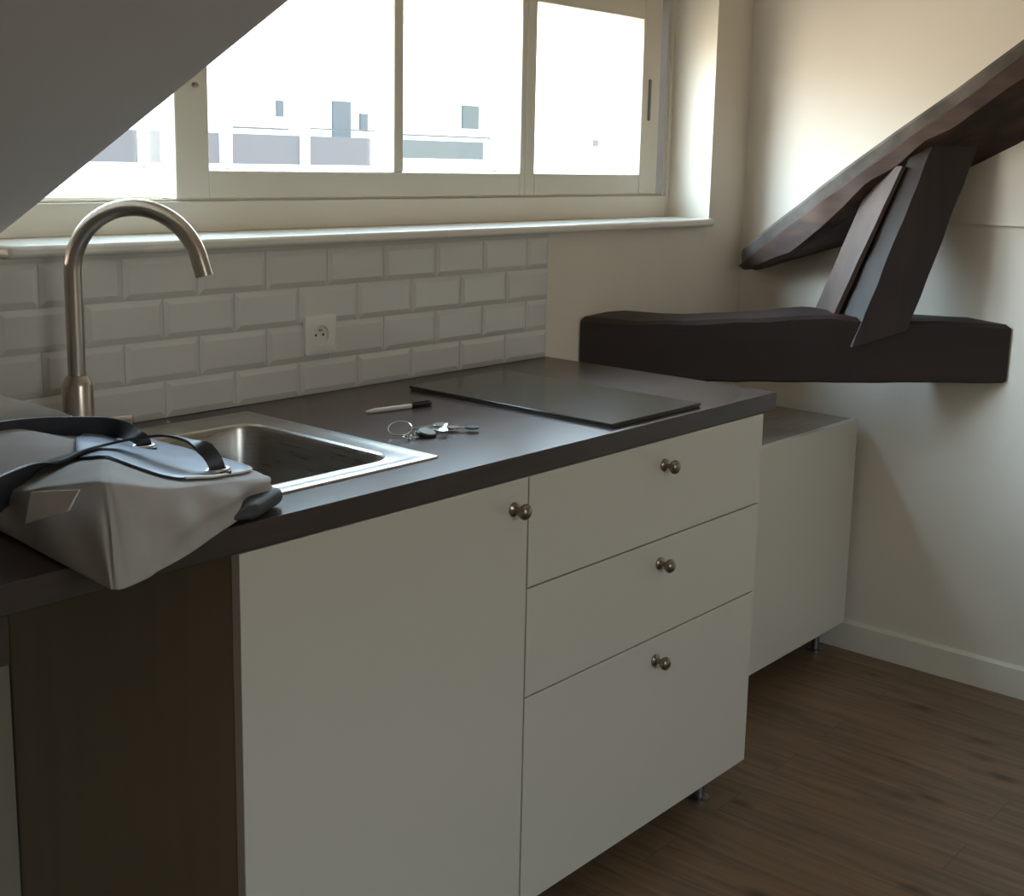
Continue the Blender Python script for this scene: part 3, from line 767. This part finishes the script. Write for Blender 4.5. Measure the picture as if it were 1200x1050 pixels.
# ------------------------------------------------------------ pen and keys
zt = .9185
pen = thing('pen', 'white ballpoint pen with a dark cap lying on the worktop behind the keys', 'pen', (-.675, .417, zt))
pa, pb = Vector((-.752,.430,zt+.0045)), Vector((-.602,.404,zt+.0045)); pd = (pb-pa).normalized()
bm = bmesh.new(); lathe(bm, [(.0012,0),(.003,.010),(.0044,.022),(.0044,.108),(.004,.109)], pa, pd, 16); keep(finish('barrel', bm, M_plastic, smooth=True), pen)
bm = bmesh.new(); lathe(bm, [(.0047,.104),(.0049,.106),(.0049,.148),(.0035,.152)], pa, pd, 16)
o_ = pa+pd*.108+Vector((0,0,.0055)); tube(bm, [o_+pd*.04, o_, o_-pd*.0], [.0015,.0015,.001], 6)
keep(finish('cap', bm, M_capblk, smooth=True), pen)

keys = thing('key_bunch', 'bunch of house keys with a round pale fob lying beside the sink', 'keys', (-.79, .21, zt))
def torus(c, r, t, n=28, tilt=0, ax=(1,0,0)):
    bm = bmesh.new(); Rm = Matrix.Rotation(tilt, 3, Vector(ax))
    tube(bm, [Vector(c)+Rm@Vector((r*math.cos(a), r*math.sin(a), 0)) for a in [2*math.pi*k/n for k in range(n+1)]], t, 8, False); return bm
keep(finish('ring', torus((-.832,.252,zt+.012), .021, .0012, tilt=.42, ax=(.6,-.8,0)), M_keym, smooth=True), keys)
# short chain
bm = bmesh.new()
for k in range(4):
    q = torus((-.852+.008*k, .215+.002*math.sin(k*2), zt+.005), .006, .0011, 12, tilt=1.2 if k % 2 else .2, ax=(1,.3,0)); me = bpy.data.meshes.new('t'); q.to_mesh(me); q.free(); bm.from_mesh(me)
keep(finish('chain', bm, M_keym, smooth=True), keys)
bm = bmesh.new(); lathe(bm, [(.0165,.0),(.0178,.002),(.0178,.007),(.0155,.009)], (-.806,.214,zt), (.05,-.25,1), 32)
fob = keep(finish('fob', bm, M_capblk, smooth=True, angle=30), keys)
bm = bmesh.new(); lathe(bm, [(.0150,.0),(.0148,.0013)], Vector((-.806,.214,zt))+Vector((.05,-.25,1)).normalized()*.0088, (.05,-.25,1), 32)
ff = finish('fob_face', bm, M_fob, smooth=True); ff.parent = fob; 
ff['label'] = 'pale green-grey fob face'
def key(p, ang, L, head, m_head, name, z, tilt=0):
    bm = bmesh.new(); prism(bm, [(0,-.0035,0),(L,-.0028,0),(L+.003,0,0),(L,.0035,0),(L*.85,.002,0),(L*.75,.0038,0),(L*.6,.002,0),(L*.45,.0038,0),(L*.3,.0035,0),(0,.0035,0)], (0,0,.002))
    mw = Matrix.Translation(Vector(p)) @ Matrix.Rotation(ang, 4, 'Z') @ Matrix.Rotation(tilt, 4, 'Y')
    bm.transform(mw); b = keep(finish(name, bm, M_keym), keys)
    bm = bmesh.new(); n = 20
    prism(bm, [(-head+head*1.05*math.cos(2*math.pi*k/n), head*math.sin(2*math.pi*k/n), -.0005) for k in range(n)], (0,0,.0032)); bm.transform(mw)
    h = finish('key_head', bm, m_head, bevel=.0006); h.parent = b
key((-.765,.238,zt+.008), math.radians(150), .040, .012, M_keym, 'key', zt, .1)
key((-.752,.215,zt+.005), math.radians(165), .042, .012, M_keym, 'key', zt)
key((-.775,.200,zt+.010), math.radians(35), .026, .009, M_keym, 'key', zt, -.12)
key((-.728,.193,zt+.006), math.radians(140), .030, .0125, M_capblk, 'key', zt)
